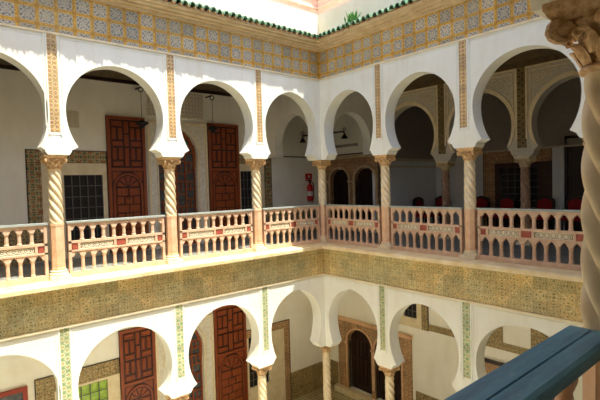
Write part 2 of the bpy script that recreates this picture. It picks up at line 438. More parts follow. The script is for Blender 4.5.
# right gallery back wall: solid near the corner above, solid all along below
HR = [(-2.1, -1.28, 0, 2.0), (-.98, -.15, 0, 2.0)]
mb = holed(FR, -2.4, 0, -.3, 4.6, G, G+.3, HR)
HR2 = [(-1.45, -.45, -5.2, -3.15), (-.30, .68, -5.2, -3.15), (.80, 1.24, -2.35, -1.55)]
holed(FR, -2.4, 11, -5.4, -.3, G, G+.3, HR2, mb)
struct(mb.build('wall_back_right', M['inwall']))
# near-black sheets behind the openings, painted as unlit rooms
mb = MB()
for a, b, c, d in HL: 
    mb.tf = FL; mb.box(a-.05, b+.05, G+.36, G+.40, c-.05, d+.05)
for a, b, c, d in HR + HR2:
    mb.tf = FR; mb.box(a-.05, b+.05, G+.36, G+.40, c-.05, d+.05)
struct(mb.build('wall_dark_backing', M['dark']))
# transverse arches of the corner bay
def transverse(tf, dz, nm):
    mb = MB(tf)
    c = curve(1.19, .78, 2.75+dz, 3.55+dz, 2.44+dz, .74)
    mb.archpanel(.2, G, 2.44+dz, 4.2+dz, c, -.02, .26)
    mb.box(G-.42, G-.0, -.04, .28, 2.38+dz, 2.44+dz)
    struct(mb.build(nm, M['inwall']))
transverse(lambda s, d, z: (s, d, z), 0, 'wall_arch_right')      # on y ~ 0, spans x
transverse(lambda s, d, z: (d, s, z), 0, 'wall_arch_left')       # on x ~ 0, spans y
# moulding lines
mb = MB(); mb.box(-2.4, .05-.3, 0, .02, 0, .02)
mb = MB(FL); mb.box(-2.4, -.28, G-.03, G, 2.42, 2.45); mb.tf = FR; mb.box(-2.4, -.28, G-.03, G, 2.46, 2.49)
trim(mb, M['darkwood'])

# ---------------- iwan room behind the right gallery
RX = 5.4
mb = MB()
mb.box(G, RX, 0, .3, 0, 4.9); struct(mb.build('wall_room_left', [M['greywall']]))
mb = MB(FR); holed(FR, 0, 10, 0, 4.9, RX, RX+.3, [(2.25, 3.36, .5, 1.88), (4.12, 5.1, 0, 2.6)], mb); struct(mb.build('wall_room_back', M['greywall']))
mb = MB(FR); mb.box(2.2, 3.4, RX+.32, RX+.36, .4, 1.95); mb.box(4.05, 5.2, RX+.32, RX+.36, 0, 2.7); struct(mb.build('wall_room_dark_backing', M['dark']))  # near-black sheets painted as unlit space behind the room openings
mb = MB(); mb.box(G+.3, RX+.3, -10, .3, -.2, -.005); struct(mb.build('floor_room', M['floor1']))
mb = MB(); mb.box(G+.3, RX+.3, -10, .3, 4.75, 5.0); struct(mb.build('ceiling_room', M['ceiling']))
mb = MB(); mb.box(G, RX+.3, -10.2, -10, 0, 4.9); struct(mb.build('wall_room_right', M['greywall']))
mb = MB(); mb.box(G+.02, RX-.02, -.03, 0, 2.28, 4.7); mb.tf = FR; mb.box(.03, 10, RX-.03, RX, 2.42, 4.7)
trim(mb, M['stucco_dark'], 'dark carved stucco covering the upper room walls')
mb = MB(); mb.box(G+.02, RX-.05, -.06, 0, 2.2, 2.28); mb.box(G+.02, RX-.05, -.045, 0, 2.0, 2.04); mb.tf = FR; mb.box(.05, 10, RX-.05, RX, 2.38, 2.43)
trim(mb, M['stucco'])
# second arcade at x = G
mb = MB(FR); ST = [0, 2.14, 4.21, 6.28, 8.32]; bands = MB(FR); stp = MB(FR); fr = MB(FR)
for i in range(4):
    a, b = ST[i], ST[i+1]; w = (b-a)/2; c0 = (a+b)/2
    c = curve(c0, w-.22, 2.80, 3.69, 2.28, w-.36, [(w-.20, 2.06), (w-.26, 2.14), (w-.26, 2.18)])
    mb.archpanel(a, b, 2.06, 4.2, c, G-.02, G+.26)
    # archivolt band
    cin = [p for p in c if p[1] > 2.3]
    co = [(c0 + (p[0]-c0)*1.10, 2.3 + (p[1]-2.3)*1.07 if p[1] > 2.3 else p[1]) for p in cin]
    for k in range(len(cin)-1):
        i0 = [bands.p(cin[k][0], G-.05, cin[k][1]), bands.p(cin[k+1][0], G-.05, cin[k+1][1]), bands.p(co[k+1][0], G-.05, co[k+1][1]), bands.p(co[k][0], G-.05, co[k][1])]
        i1 = [bands.p(cin[k][0], G-.02, cin[k][1]), bands.p(cin[k+1][0], G-.02, cin[k+1][1]), bands.p(co[k+1][0], G-.02, co[k+1][1]), bands.p(co[k][0], G-.02, co[k][1])]
        bands.face(i0); bands.face((i0[0], i0[1], i1[1], i1[0])); bands.face((i0[3], i0[2], i1[2], i1[3]))
    for s in ([b] if i < 3 else []): stp.box(s-.10, s+.10, G-.04, G-.02, 2.25, 4.2)
    for s in (a+.115, b-.115): fr.box(s-.02, s+.02, G-.055, G-.02, 2.45, 4.08)
    fr.box(a+.135, b-.135, G-.055, G-.02, 4.04, 4.08)
    for s in (a+.20, b-.20): fr.box(s-.012, s+.012, G-.045, G-.02, 3.2, 3.98)
    fr.box(a+.20, b-.20, G-.045, G-.02, 3.96, 3.985)
    # spandrel arabesques
    for sg, ss in ((1, a+.34), (-1, b-.34)):
        for kk in range(5):
            cx_, cz_ = ss + sg*(.0, .14, .28, .0, .12)[kk], (3.84, 3.85, 3.87, 3.68, 3.72)[kk]
            fr.tube([FR(0,0,0) and (cx_ + .05*cos(t*PI/5), G-.03, cz_ + .05*sin(t*PI/5)) for t in range(10)], .011, 5, closed=True)
struct(mb.build('wall_stucco_arcade', M['stucco'])); trim(bands, M['stone']); trim(stp, M['stripdark'], 'narrow tile strip between the carved stucco arches'); trim(fr, M['stone'])
mb = MB(FR); mb.box(.0, 8.32, G-.045, G-.02, 4.09, 4.2); trim(mb, M['ceiling'])

# ================================================================== COLUMNS
def column(name, H=2.17, zl=.98, dark=False, rb=.108, pale=False):
    """root at the foot of the column; H = underside of the impost"""
    root = empty(name)
    sm = M['darkshaft'] if dark else M['shaft']; cm = M['capital2'] if pale else M['capital']
    b = MB(); b.frustum(0, 0, 0, .07, .165, .16); b.lathe(0, 0, [(.15, .07), (.155, .085), (.15, .105), (.13, .115), (.128, .13), (.135, .145), (.12, .16)], 20)
    b.build('base', M['stone'], root, smooth=True)
    if zl > .2:
        l = MB(); l.lathe(0, 0, [(.12, .155), (.12, .19), (.112, .21), (.112, zl-.06), (.118, zl-.04), (.118, zl), (.10, zl+.01)], 8, PI/8)
        l.build('lower_shaft', M['pinkstone'], root)
    z0 = max(zl, .155); z1 = H-.25; N = 80; n = 44; rings = []
    for i in range(n*2+1):
        t = i/(n*2); z = z0 + (z1-z0)*t; r0 = rb - .010*t
        tw = 2*PI*(z-z0)/.86
        fade = min(1, t*14, (1-t)*14)
        rings.append([((r0 + fade*.015*(abs(cos(2.5*(a+tw)))**.8*2-1.3))*cos(a), (r0 + fade*.015*(abs(cos(2.5*(a+tw)))**.8*2-1.3))*sin(a), z) for a in [2*PI*k/N for k in range(N)]])
    s = MB(); s.rings(rings); s.build('twisted_shaft', sm, root, smooth=True, ang=60)
    # capital: astragal, bell, leaves, volutes, abacus
    c = MB(lambda x, y, z: (x, y, H-(H-z)*.86)); zb = H-.29
    c.lathe(0, 0, [(.095, zb-.005), (.116, zb+.003), (.12, zb+.013), (.114, zb+.024), (.098, zb+.03), (.098, zb+.06), (.105, zb+.12), (.125, zb+.17), (.155, zb+.20), (.15, zb+.215)], 24)
    for row, (nn, za, zz, r0, r1) in enumerate(((8, zb+.03, zb+.115, .10, .145), (8, zb+.07, zb+.17, .107, .165))):
        for k in range(nn):
            a = 2*PI*(k + .5*row)/nn; ca, sa = cos(a), sin(a); rings = []
            for t, rr, wd, th in ((0, r0, .030, .012), (.35, r0+.012, .034, .012), (.7, (r0+r1)/2+.004, .030, .012), (.92, r1-.006, .020, .012), (1.0, r1, .010, .008), (.9, r1+.004, .006, .006)):
                z = za + (zz-za)*t
                q = []
                for u, v in ((-1, 0), (-.5, .8), (0, 1.25), (.5, .8), (1, 0), (0, -.6)):
                    x_, y_ = rr + v*th, u*wd
                    q.append((x_*ca - y_*sa, x_*sa + y_*ca, z))
                rings.append(q)
            c.rings(rings)
    for k in range(4):                                # corner volutes
        a = PI/4 + k*PI/2; ca, sa = cos(a), sin(a)
        pts = []; rad = []
        for t in range(30):
            u = t/29
            if u < .35:
                w = u/.35; rr = .115 + .075*w; z = zb+.13 + .085*sin(w*PI/2); th = .016+.006*w
            else:
                w = (u-.35)/.65; ang = PI/2 - w*3.3*PI; R = .044*(1-.72*w); rr = .190 + R*cos(ang) ; z = zb+.215-.044 + R*sin(ang) ; th = .021*(1-.45*w)
            pts.append((rr*ca, rr*sa, z)); rad.append(th)
        c.tube(pts, rad, 8)
        c.lathe_ax(((.19)*ca - .022*sa, .19*sa + .022*ca, zb+.171), (-sa, ca, 0), [(.016, -.046), (.022, -.02), (.022, -.002), (.016, .003)], 10)
    for k in range(4):                                # rosette on each face
        a = k*PI/2; ca, sa = cos(a), sin(a)
        c.lathe_ax((.135*ca, .135*sa, zb+.195), (ca, sa, 0), [(.034, 0), (.034, .012), (.018, .03), (.0001, .034)], 10)
        for sg in (-1, 1):
            pts = []
            for t in range(14):
                w = t/13; ang = -PI/2 + w*2.4*PI; R = .026*(1-.6*w)
                y_ = sg*(.075 - R*cos(ang)); z = zb+.15 + R*sin(ang)
                x_ = .135 + .01*w
                pts.append((x_*ca - y_*sa, x_*sa + y_*ca, z))
            c.tube(pts, .009, 6)
    cap = c.build('capital', cm, root, smooth=True)
    ab = MB(c.tf)
    def absh(h, z, cut):
        pts = []
        for k in range(4):
            a = PI/4 + k*PI/2
            q0 = Vector((cos(a), sin(a)))*h*1.41; nx = Vector((cos(a+PI/2), sin(a+PI/2)))*h*1.41
            for t in range(6):
                u = t/6; p = q0.lerp(nx, u); m = 1 - cut*sin(PI*u); pts.append((p.x*m, p.y*m, z))
        return pts
    ab.rings([absh(.155, zb+.215, .14), absh(.17, zb+.235, .12), absh(.175, zb+.25, .08), absh(.182, zb+.262, .03), absh(.182, H, .0)])
    ab.build('abacus', cm if not dark else M['stone'], cap)
    return root
cnames = ['column at the inner corner where the two galleries meet', 'first column left of the corner', 'second column left of the corner', 'third column left of the corner, nearest the left edge']
up = column('marble_column')
used = [False]
def place(proto, loc, label, group=None):
    o = proto if not proto.get('_u') else copy_tree(proto)
    if not proto.get('_u'): proto['_u'] = 1
    if '_u' in o and o is not proto: del o['_u']
    o.location = loc; tag(o, label, 'column', group); return o
gU = 'twisted marble columns of the upper gallery'
place(up, (0, 0, 0), 'twisted cream marble column at the inner corner of the upper gallery', gU)
place(up, (-LS[1], 0, 0), 'sunlit twisted column in the upper left gallery, nearest to the corner column', gU)
place(up, (-LS[2], 0, 0), 'sunlit twisted column in front of the glazed portal of the upper left gallery', gU)
place(up, (-LS[3], 0, 0), 'sunlit twisted column in front of the tiled window of the upper left gallery', gU)
place(up, (0, -RS[1], 0), 'shaded twisted column in the upper right gallery, nearest to the corner column', gU)
place(up, (0, -RS[2], 0), 'shaded twisted column of the upper right gallery, directly left of the foreground column', gU)
near = place(up, (-6.42, YS-.034, 0), 'large golden twisted column in the right foreground above the blue handrail', gU)
place(up, (0, -RS[3], 0), 'upper right gallery twisted column hidden behind the foreground column', gU)
lo = column('marble_column', 2.66, 0)
gL = 'twisted marble columns of the ground floor'
place(lo, (0, 0, -5.39), 'white twisted column at the inner corner of the ground floor', gL)
place(lo, (-LS[1], 0, -5.39), 'ground floor twisted column left of the corner, before the tiled window', gL)
place(lo, (-LS[2], 0, -5.39), 'ground floor column at the bottom edge between the two carved doors', gL)
place(lo, (-LS[3], 0, -5.39), 'ground floor column under the leftmost green tile strip, beside the notice board', gL)
place(lo, (0, -RS[1], -5.39), 'white twisted ground floor column in front of the right arched door', gL)
place(lo, (0, -RS[2], -5.39), 'ground floor column behind the left end of the blue handrail', gL)
inn = column('marble_column', 2.06, .3, dark=True, rb=.10, pale=True)
gI = 'brown twisted columns of the inner arcade'
place(inn, (G+.12, -ST[1], 0), 'brown twisted inner column beside the pale room wall, left of the two', gI)
place(inn, (G+.12, -ST[2], 0), 'brown twisted inner column in front of the dark tiled window', gI)
for o in COL.objects:
    if '_u' in o: del o['_u']

# ================================================================== BALUSTRADES
W = 1.88
def baluster_mb(x, z0, z1):
    m = MB(); h = z1-z0
    m.lathe(x, 0, [(.042, z0), (.042, z0+.025), (.032, z0+.04), (.034, z0+h*.35), (.031, z0+h*.8), (.038, z0+h*.88), (.044, z1)], 8, PI/8)
    return m
def frieze(m, n, z0, z1, zt):
    w = (W-.10)/n
    for k in range(n):
        a = -W/2+.05 + k*w; c = a+w/2; h = w/2-.036
        crv = [(-1, 0), (-1, .22), (-.62, .36), (-.72, .46), (-.60, .60), (-.26, .68), (-.2, .82), (0, 1.0)]
        pts = [(c+x*h, z0+(z1-z0)*y) for x, y in crv]; pts += [(c-x*h, z0+(z1-z0)*y) for x, y in crv[-2::-1]]
        out = [(a, q[1]) if i == 0 else None for i, q in enumerate(pts)]
        N = len(pts); ids = []
        for d in (-.03, .03):
            C = [m.p(s, d, z) for s, z in pts]
            T = [m.p(a if i == 0 else a+w if i == N-1 else s, d, zt) for i, (s, z) in enumerate(pts)]
            B0, B1 = m.p(a, d, z0), m.p(a+w, d, z0)
            ids.append((C, T, B0, B1))
        for i in range(N-1):
            for (C, T, _, _) in ids: m.face((C[i], C[i+1], T[i+1], T[i]))
            m.face((ids[0][0][i], ids[0][0][i+1], ids[1][0][i+1], ids[1][0][i]))
        for (C, T, B0, B1) in ids: m.face((B0, C[0], T[0])); m.face((C[-1], B1, T[-1]))
        m.face((ids[0][2], ids[0][0][0], ids[1][0][0], ids[1][2])); m.face((ids[0][0][-1], ids[0][3], ids[1][3], ids[1][0][-1]))
def balustrade(nb=9, railmat='rail_grey', simple=False):
    r = empty('balustrade')
    f = MB()
    f.box(-W/2, W/2, -.045, .045, 0.0, .09)
    f.box(-W/2, W/2, -.04, .04, .455, .485); f.box(-W/2, W/2, -.04, .04, .605, .645); f.box(-W/2, W/2, -.035, .035, .935, .965)
    for s in (-1, 1): f.box(s*(W/2-.025)-.025, s*(W/2-.025)+.025, -.04, .04, .09, .955)
    PX = [(-.89, -.78), (-.73, -.12), (-.055, .105), (.17, .73-.0), (.78, .89)]
    for x in (-.755, -.0875, .1375, .755): f.box(x-.022, x+.022, -.038, .038, .48, .61)
    frieze(f, nb, .36, .455, .456); frieze(f, nb, .84, .93, .936)
    fo = f.build('frame', M['rail_stone'], r)
    rail = MB(); rail.box(-W/2-.02, W/2+.02, -.055, .055, .965, 1.0)
    rail.build('handrail', M[railmat], r)
    w = (W-.10)/nb
    b0 = baluster_mb(0, .09, .37).build('lower_baluster', M['rail_stone'], r); b1 = baluster_mb(0, .645, .85).build('upper_baluster', M['rail_stone'], r)
    for k in range(1, nb):
        x = -W/2+.05+k*w
        for proto in (b0, b1):
            o = proto if k == 1 else proto.copy()
            if k > 1: COL.objects.link(o); o.parent = r
            o.location = (x, 0, 0)
    for a, b in ((-.885, -.775), (-.065, .115), (.777, .885)):
        m = MB(); m.box(a, b, -.02, .02, .485, .605); m.frustum((a+b)/2, 0, .50, .59, (b-a)/2-.015, (b-a)/2-.015, .03, .03)
        m.build('red_panel', M['redpanel'], fo)['label'] = 'red stone panel'
    for a, b in ((-.733, -.1095), (.1595, .733)):
        m = MB(); m.box(a, b, -.012, .012, .485, .605); m.mi = 1
        n = 6; ww = (b-a-.02)/n
        m.box(a, b, -.02, .02, .485, .497); m.box(a, b, -.02, .02, .593, .605)
        for k in range(n):
            cx = a+.01+(k+.5)*ww
            for sg in (-1, 1):
                m.tube([(cx + .036*cos(t*PI/5), sg*.016, .545+.036*sin(t*PI/5)) for t in range(10)], .0095, 5, closed=True)
            m.lathe_ax((cx, -.026, .545), (0, 1, 0), [(.014, 0), (.014, .052)], 8)
            if k: m.frustum(a+.01+k*ww, 0, .505, .585, .006, .014, .02, .02)
        m.build('carved_panel', [M['carve_back'], M['carved']], fo)['label'] = 'white carved scroll panel'
    return r
bal = balustrade()
gB = 'pink marble balustrades of the upper galleries'
first = [True]
def put_bal(a, b, side, label):
    o = bal if first[0] else copy_tree(bal); first[0] = False
    gap = .167
    a2, b2 = a+gap, b-gap
    o.scale = ((b2-a2)/W, 1, 1)
    if side == 'L': o.location = (-(a2+b2)/2, 0, 0)
    else: o.location = (0, -(a2+b2)/2, 0); o.rotation_euler = (0, 0, PI/2)
    tag(o, label, 'balustrade', gB)
put_bal(LS[0], LS[1], 'L', 'pierced marble balustrade panel just left of the corner column')
put_bal(LS[1], LS[2], 'L', 'pierced marble balustrade panel below the second carved wooden door leaf')
put_bal(LS[2], LS[3], 'L', 'sunlit pierced marble balustrade panel below the first carved wooden door leaf')
put_bal(LS[3], LS[4], 'L', 'pierced marble balustrade panel running off the left edge')
put_bal(RS[0], RS[1], 'R', 'pierced marble balustrade panel just right of the corner column, before the twin dark arches')
put_bal(RS[1], RS[2], 'R', 'shaded pierced marble balustrade panel in the middle bay of the right gallery')
put_bal(RS[2], RS[3], 'R', 'shaded pierced marble balustrade panel ending behind the foreground column')

# foreground balustrade with the blue handrail
r = empty('foreground_balustrade', (-7.47, YS+.015, 0))
m = MB()
prof = [(-.062, .945), (-.068, .975), (-.068, .990), (-.058, 1.0), (-.002, 1.0), (0, .993), (.003, .993), (.005, 1.0), (.074, 1.0), (.084, .992), (.084, .975), (.076, .945)]
m.rings([[(x, y, z) for y, z in prof] for x in (-1.0, .945)])
m.build('handrail', M['blue'], r)['label'] = 'blue painted wooden handrail'
m = MB(); m.box(-1.0, .87, -.05, .05, 0, .09); m.box(-1.0, .87, -.04, .04, .44, .49); m.box(-1.0, .87, -.04, .04, .58, .63); m.box(-1.0, .87, -.035, .035, .925, .945)
n = 10
for k in range(n):
    a = -1.03 + 1.9*k/n; c = a+.095; h = .07
    for z0, z1, zt in ((.36, .435, .441),):
        m.prism([(a, z0), (a+.025, z0), (a+.03, z0+.03), (a+.06, z0+.05), (c, z1), (c+.035, z0+.05), (a+.16, z0+.03), (a+.165, z0), (a+.19, z0), (a+.19, zt), (a, zt)], -.03, .03)
m.build('frame', M['rail_stone'], r)
b0 = MB(); b0.lathe(0, 0, [(.034, .09), (.034, .12), (.02, .14), (.026, .22), (.02, .32), (.032, .35), (.034, .37)], 12); b0 = b0.build('lower_baluster', M['pinkstone'], r, smooth=True)
b1 = MB(); b1.lathe(0, 0, [(.040, .63), (.040, .66), (.024, .68), (.036, .75), (.034, .79), (.022, .86), (.032, .885), (.038, .90), (.038, .926)], 12); b1 = b1.build('upper_baluster', M['pinkstone'], r, smooth=True)
for k in range(1, n):
    for q in (b0, b1):
        o = q if k == 1 else q.copy()
        if k > 1: COL.objects.link(o); o.parent = r
        o.location = (-1.03+1.9*k/n, 0, 0)
for k in range(4):
    m = MB(); m.box(-.96+k*.475, -.96+k*.475+.40, -.02, .02, .485, .585); m.build('panel', M['redpanel'] if k % 2 == 0 else M['carved'], r)
tag(r, 'foreground marble balustrade with a wide blue painted wooden handrail, lower right', 'balustrade')

# ================================================================== DOORS AND WINDOWS
dn = [1]; wn = [1]
def door_leaf(x0, x1, z0, z1, yb, label, arch=True, seed=0):
    """carved leaf folded back against the wall; face towards -y at yb"""
    w = x1-x0; h = z1-z0
    r = empty('door_%d' % dn[0], (x0, yb, z0)); dn[0] += 1; struct(r, label)
    b = MB(); b.box(0, w, -.05, -.005, 0, h); b.build('door_board', M['woodd'], r)  # darker than the panels, gap shade put into its colour
    f = MB()
    st = .075
    FRAC = .62
    for a in (0, w-st): f.box(a, a+st, -.075, -.05, 0, h)
    for z in (0, h*FRAC-st, h-st): f.box(0, w, -.076, -.05, z, z+st)
    f.build('door_frame', M['wood'], r)
    # upper field: interlaced rectangular panels
    u = MB(); zz0, zz1 = h*FRAC+.02, h-st-.02; a0, a1 = st+.02, w-st-.02
    nx, nz = 5, 7; cw, ch = (a1-a0)/nx, (zz1-zz0)/nz
    occ = set()
    lay = ['AABCC', 'DEBFG', 'DEHFG', 'IIHJJ', 'KLMNO', 'KLMNO', 'PPMQQ']
    done = {}
    for j in range(nz):
        for i in range(nx): done.setdefault(lay[j][i], []).append((i, nz-1-j))
    for cells in done.values():
        i0, i1 = min(c[0] for c in cells), max(c[0] for c in cells)+1; j0, j1 = min(c[1] for c in cells), max(c[1] for c in cells)+1
        cx, cz = a0+(i0+i1)/2*cw, zz0+(j0+j1)/2*ch; hw, hh = (i1-i0)*cw/2-.022, (j1-j0)*ch/2-.022
        mn = min(hw, hh)
        p0 = [u.p(cx+sx*hw, -.05, cz+sz*hh) for sx, sz in ((-1,-1),(1,-1),(1,1),(-1,1))]
        p1 = [u.p(cx+sx*(hw-.012), -.072, cz+sz*(hh-.012)) for sx, sz in ((-1,-1),(1,-1),(1,1),(-1,1))]
        for k in range(4): u.face((p0[k], p0[(k+1)%4], p1[(k+1)%4], p1[k]))
        p2 = [u.p(cx+sx*(hw-mn*.45), -.072, cz+sz*(hh-mn*.45)) for sx, sz in ((-1,-1),(1,-1),(1,1),(-1,1))]
        p3 = [u.p(cx+sx*(hw-mn*.55), -.058, cz+sz*(hh-mn*.55)) for sx, sz in ((-1,-1),(1,-1),(1,1),(-1,1))]
        for q0, q1 in ((p1, p2), (p2, p3)):
            for k in range(4): u.face((q0[k], q0[(k+1)%4], q1[(k+1)%4], q1[k]))
        u.face(p3)
    u.build('upper_panel', M['wood'], r)
    # lower field: arched wicket with carved panels
    l = MB(); z1l = h*FRAC-st-.02; cx = w/2; hw = (a1-a0)/2-.01; zc = z1l-hw-.03
    pts = []; pin = []
    for t in range(13):
        a = PI*t/12; pts.append((cx-hw*cos(a), zc+hw*sin(a))); pin.append((cx-(hw-.05)*cos(a), zc+(hw-.05)*sin(a)))
    pts = [(cx-hw, st+.02)] + pts + [(cx+hw, st+.02)]; pin = [(cx-hw+.05, st+.02)] + pin + [(cx+hw-.05, st+.02)]
    for k in range(len(pts)-1):
        q = [l.p(*((pts[k][0], d, pts[k][1]))) for d in (-.075, -.05)] + [l.p(pts[k+1][0], d, pts[k+1][1]) for d in (-.075, -.05)] + \
            [l.p(pin[k][0], d, pin[k][1]) for d in (-.075, -.05)] + [l.p(pin[k+1][0], d, pin[k+1][1]) for d in (-.075, -.05)]
        l.face((q[0], q[2], q[6], q[4])); l.face((q[0], q[2], q[3], q[1])); l.face((q[4], q[6], q[7], q[5]))
    for sg in (-1, 1):                                  # spandrels
        l.prism([(cx+sg*hw, zc+hw*.45), (cx+sg*hw, z1l), (cx+sg*hw*.35, z1l), (cx+sg*hw*.62, zc+hw*.86), (cx+sg*hw*.86, zc+hw*.6)], -.062, -.05)
    hi = hw-.07; nr = 7; rh = (zc-st-.04)/nr
    for j in range(nr):
        z0_ = st+.04+j*rh
        cuts = (-1, -.35, .35, 1) if j % 2 else (-1, 0, 1)
        for u0, u1 in zip(cuts[:-1], cuts[1:]):
            xa, xb = cx+u0*hi+.010, cx+u1*hi-.010; za_, zb_ = z0_+.010, z0_+rh-.010
            p0 = [l.p(x, -.05, z) for x, z in ((xa, za_), (xb, za_), (xb, zb_), (xa, zb_))]
            p1 = [l.p(x, -.070, z) for x, z in ((xa+.014, za_+.014), (xb-.014, za_+.014), (xb-.014, zb_-.014), (xa+.014, zb_-.014))]
            l.face(p1)
            for k in range(4): l.face((p0[k], p0[(k+1)%4], p1[(k+1)%4], p1[k]))
    for t in range(5):                                  # fan in the arch head
        a = PI*(t+.5)/5; R0, R1 = .05, hi-.02
        l.prism([(cx+R0*cos(a-.1), zc+.02+R0*sin(a-.1)), (cx+R1*cos(a-.24), zc+.02+R1*sin(a-.24)), (cx+R1*cos(a+.24), zc+.02+R1*sin(a+.24)), (cx+R0*cos(a+.1), zc+.02+R0*sin(a+.1))], -.066, -.05)
    l.build('wicket', M['wood'], r, merge=False)
    k = MB(); k.tube([(w*.5+.035*cos(t*PI/6), -.09, h*.40+.045*sin(t*PI/6)) for t in range(12)], .008, 6, closed=True)
    k.build('ring_knocker', M['black'], r)
    return r
door_leaf(-4.77, -3.84, .03, 3.31, G, 'left carved red-brown wooden door leaf of the upper gallery portal')
door_leaf(-2.06, -1.08, .03, 3.31, G, 'right carved red-brown wooden door leaf of the upper gallery portal')
door_leaf(-4.67, -3.78, -5.37, -1.90, G, 'left carved orange-brown wooden door leaf on the ground floor')
door_leaf(-2.07, -1.02, -5.37, -1.85, G, 'right carved orange-brown wooden door leaf on the ground floor')

def portal(z0, z1, label):
    """stone surround with pointed arch and glazed lattice door between the leaves"""
    r = empty('door_%d' % dn[0], (-2.96, G, z0)); dn[0] += 1; struct(r, label)
    h = z1-z0; m = MB(lambda s, d, z: (s, d, z))
    za = h-.12
    c = curve(0, .57, za-.72, za, za-1.1, .545)
    c = [(-.545, 0)] + [(-.545, (za-1.1)*k/6) for k in range(1, 6)] + c + [(.545, (za-1.1)*k/6) for k in range(5, 0, -1)] + [(.545, 0)]
    m.archpanel(-.80, .86, 0, h, c, -.05, .22)
    m.build('stone_surround', M['stucco_light'], r)
    f = MB()
    f.box(-.82, -.76, -.075, -.05, 0, h+.0); f.box(.80, .86, -.075, -.05, 0, h); f.box(-.82, .86, -.08, -.05, h-.06, h)
    cc = [(x, z) for x, z in c if z > 0.2]
    f.tube([(x*1.07, -.055, z+.03) for x, z in cc], .02, 6)
    f.build('moulding', M['stone'], r)
    g = MB(); g.box(-.60, .60, .13, .15, 0, za+.0); g.build('glazing', M['glass'], r)
    l = MB(); y0, y1 = .08, .13
    for x in (-.55, -.01, .55): l.box(x-.035, x+.035, y0, y1, 0, za-.02)
    l.box(-.57, .57, y0, y1, 0, .12)
    random.seed(9)
    cols = [-.52, -.27, -.01, .26, .52]
    for i in range(4):
        a, b = cols[i], cols[i+1]; z = .12 + random.uniform(.1, .2); k = 0
        while z < za:
            l.box(a, b, y0+.01, y1, z-.018, z+.018); z += random.choice((.2, .26, .34)); k += 1
            if k % 2 == 0: l.box((a+b)/2-.015, (a+b)/2+.015, y0+.01, y1, z-.25, z)
    for x in (-.27, .26): l.box(x-.018, x+.018, y0+.005, y1, .1, za-.1)
    cc2 = [(x*.93, z-.035) for x, z in c if z > za-1.1]
    l.tube([(x, .105, z) for x, z in cc2], .04, 6)
    l.build('lattice', M['wood'], r)
    return r
portal(0.0, 3.26, 'white carved arched portal with dark glazed lattice door, upper gallery')
portal(-5.39, -2.0, 'white arched portal with dark glazed lattice door, ground floor')
# carved stucco panels over the upper portal
for x0, x1 in ((-3.72, -3.02), (-2.9, -2.2)):
    m = MB(); m.box(x0, x1, G-.03, G, 3.42, 4.08); m.mi = 1
    m.box(x0-.03, x1+.03, G-.045, G, 3.38, 3.42); m.box(x0-.03, x1+.03, G-.045, G, 4.06, 4.10)
    for x in (x0-.03, x1): m.box(x, x+.03, G-.045, G, 3.42, 4.06)
    for i in range(7):
        for j in range(6):
            m.frustum(x0+.06+i*.097, G-.035, 3.46+j*.1, 3.53+j*.1, .028, .028, .012, .012)
    trim(m, [M['stucco'], M['stucco_light']], 'carved stucco panel above the upper portal')

def window(a0, a1, z0, z1, tf, d, fx0, fx1, fz1, label, fz0=None, tile=.27, mt='frametile', pane='dark', bottom=False, nx=5, nz=7, pmat=None, sf='stone', lt=True):
    """tiled surround + stone frame + iron grille; (a along wall)"""
    r = empty('window_%d' % wn[0]); wn[0] += 1; struct(r, label)
    fz0 = 0.02 if fz0 is None else fz0
    m = MB(tf)
    if lt: m.box(fx0, fx0+tile, d-.018, d, fz0, fz1)
    tl = tile if lt else 0
    m.box(fx1-tile, fx1, d-.018, d, fz0, fz1) if fx1-tile > a1+.02 else None
    m.box(fx0+tl, fx1, d-.018, d, fz1-tile, fz1) if not fx1-tile > a1+.02 else m.box(fx0+tl, fx1-tile, d-.018, d, fz1-tile, fz1)
    m.build('tile_surround', M[mt], r)
    m = MB(tf); m.box(fx0-.02, fx0, d-.022, d, fz0, fz1+.02); m.box(fx1, fx1+.02, d-.022, d, fz0, fz1+.02); m.box(fx0, fx1, d-.022, d, fz1, fz1+.02)
    m.build('tile_edge', M['darkwood'], r)
    m = MB(tf); ix0 = fx0+tl; ix1 = fx1-tile if fx1-tile > a1+.02 else fx1; iz1 = fz1-tile
    m.box(ix0, a0, d-.025, d, fz0, iz1); m.box(a1, ix1, d-.025, d, fz0, iz1); m.box(a0, a1, d-.025, d, z1, iz1); m.box(a0, a1, d-.025, d, fz0, z0)
    m.build('stone_frame', M[sf], r)
    m = MB(tf)
    for k in range(nx+1):
        x = a0+(a1-a0)*k/nx; m.box(x-.009, x+.009, d-.02, d-.004, z0, z1)
    for k in range(nz+1):
        z = z0+(z1-z0)*k/nz; m.box(a0, a1, d-.018, d-.006, z-.009, z+.009)
    m.build('iron_grille', M['iron'], r)
    m = MB(tf); m.box(a0, a1, d+.03, d+.05, z0, z1); m.build('pane', M[pmat or 'dark'], r)  # default pane is near-black, painting the unlit interior
    return r
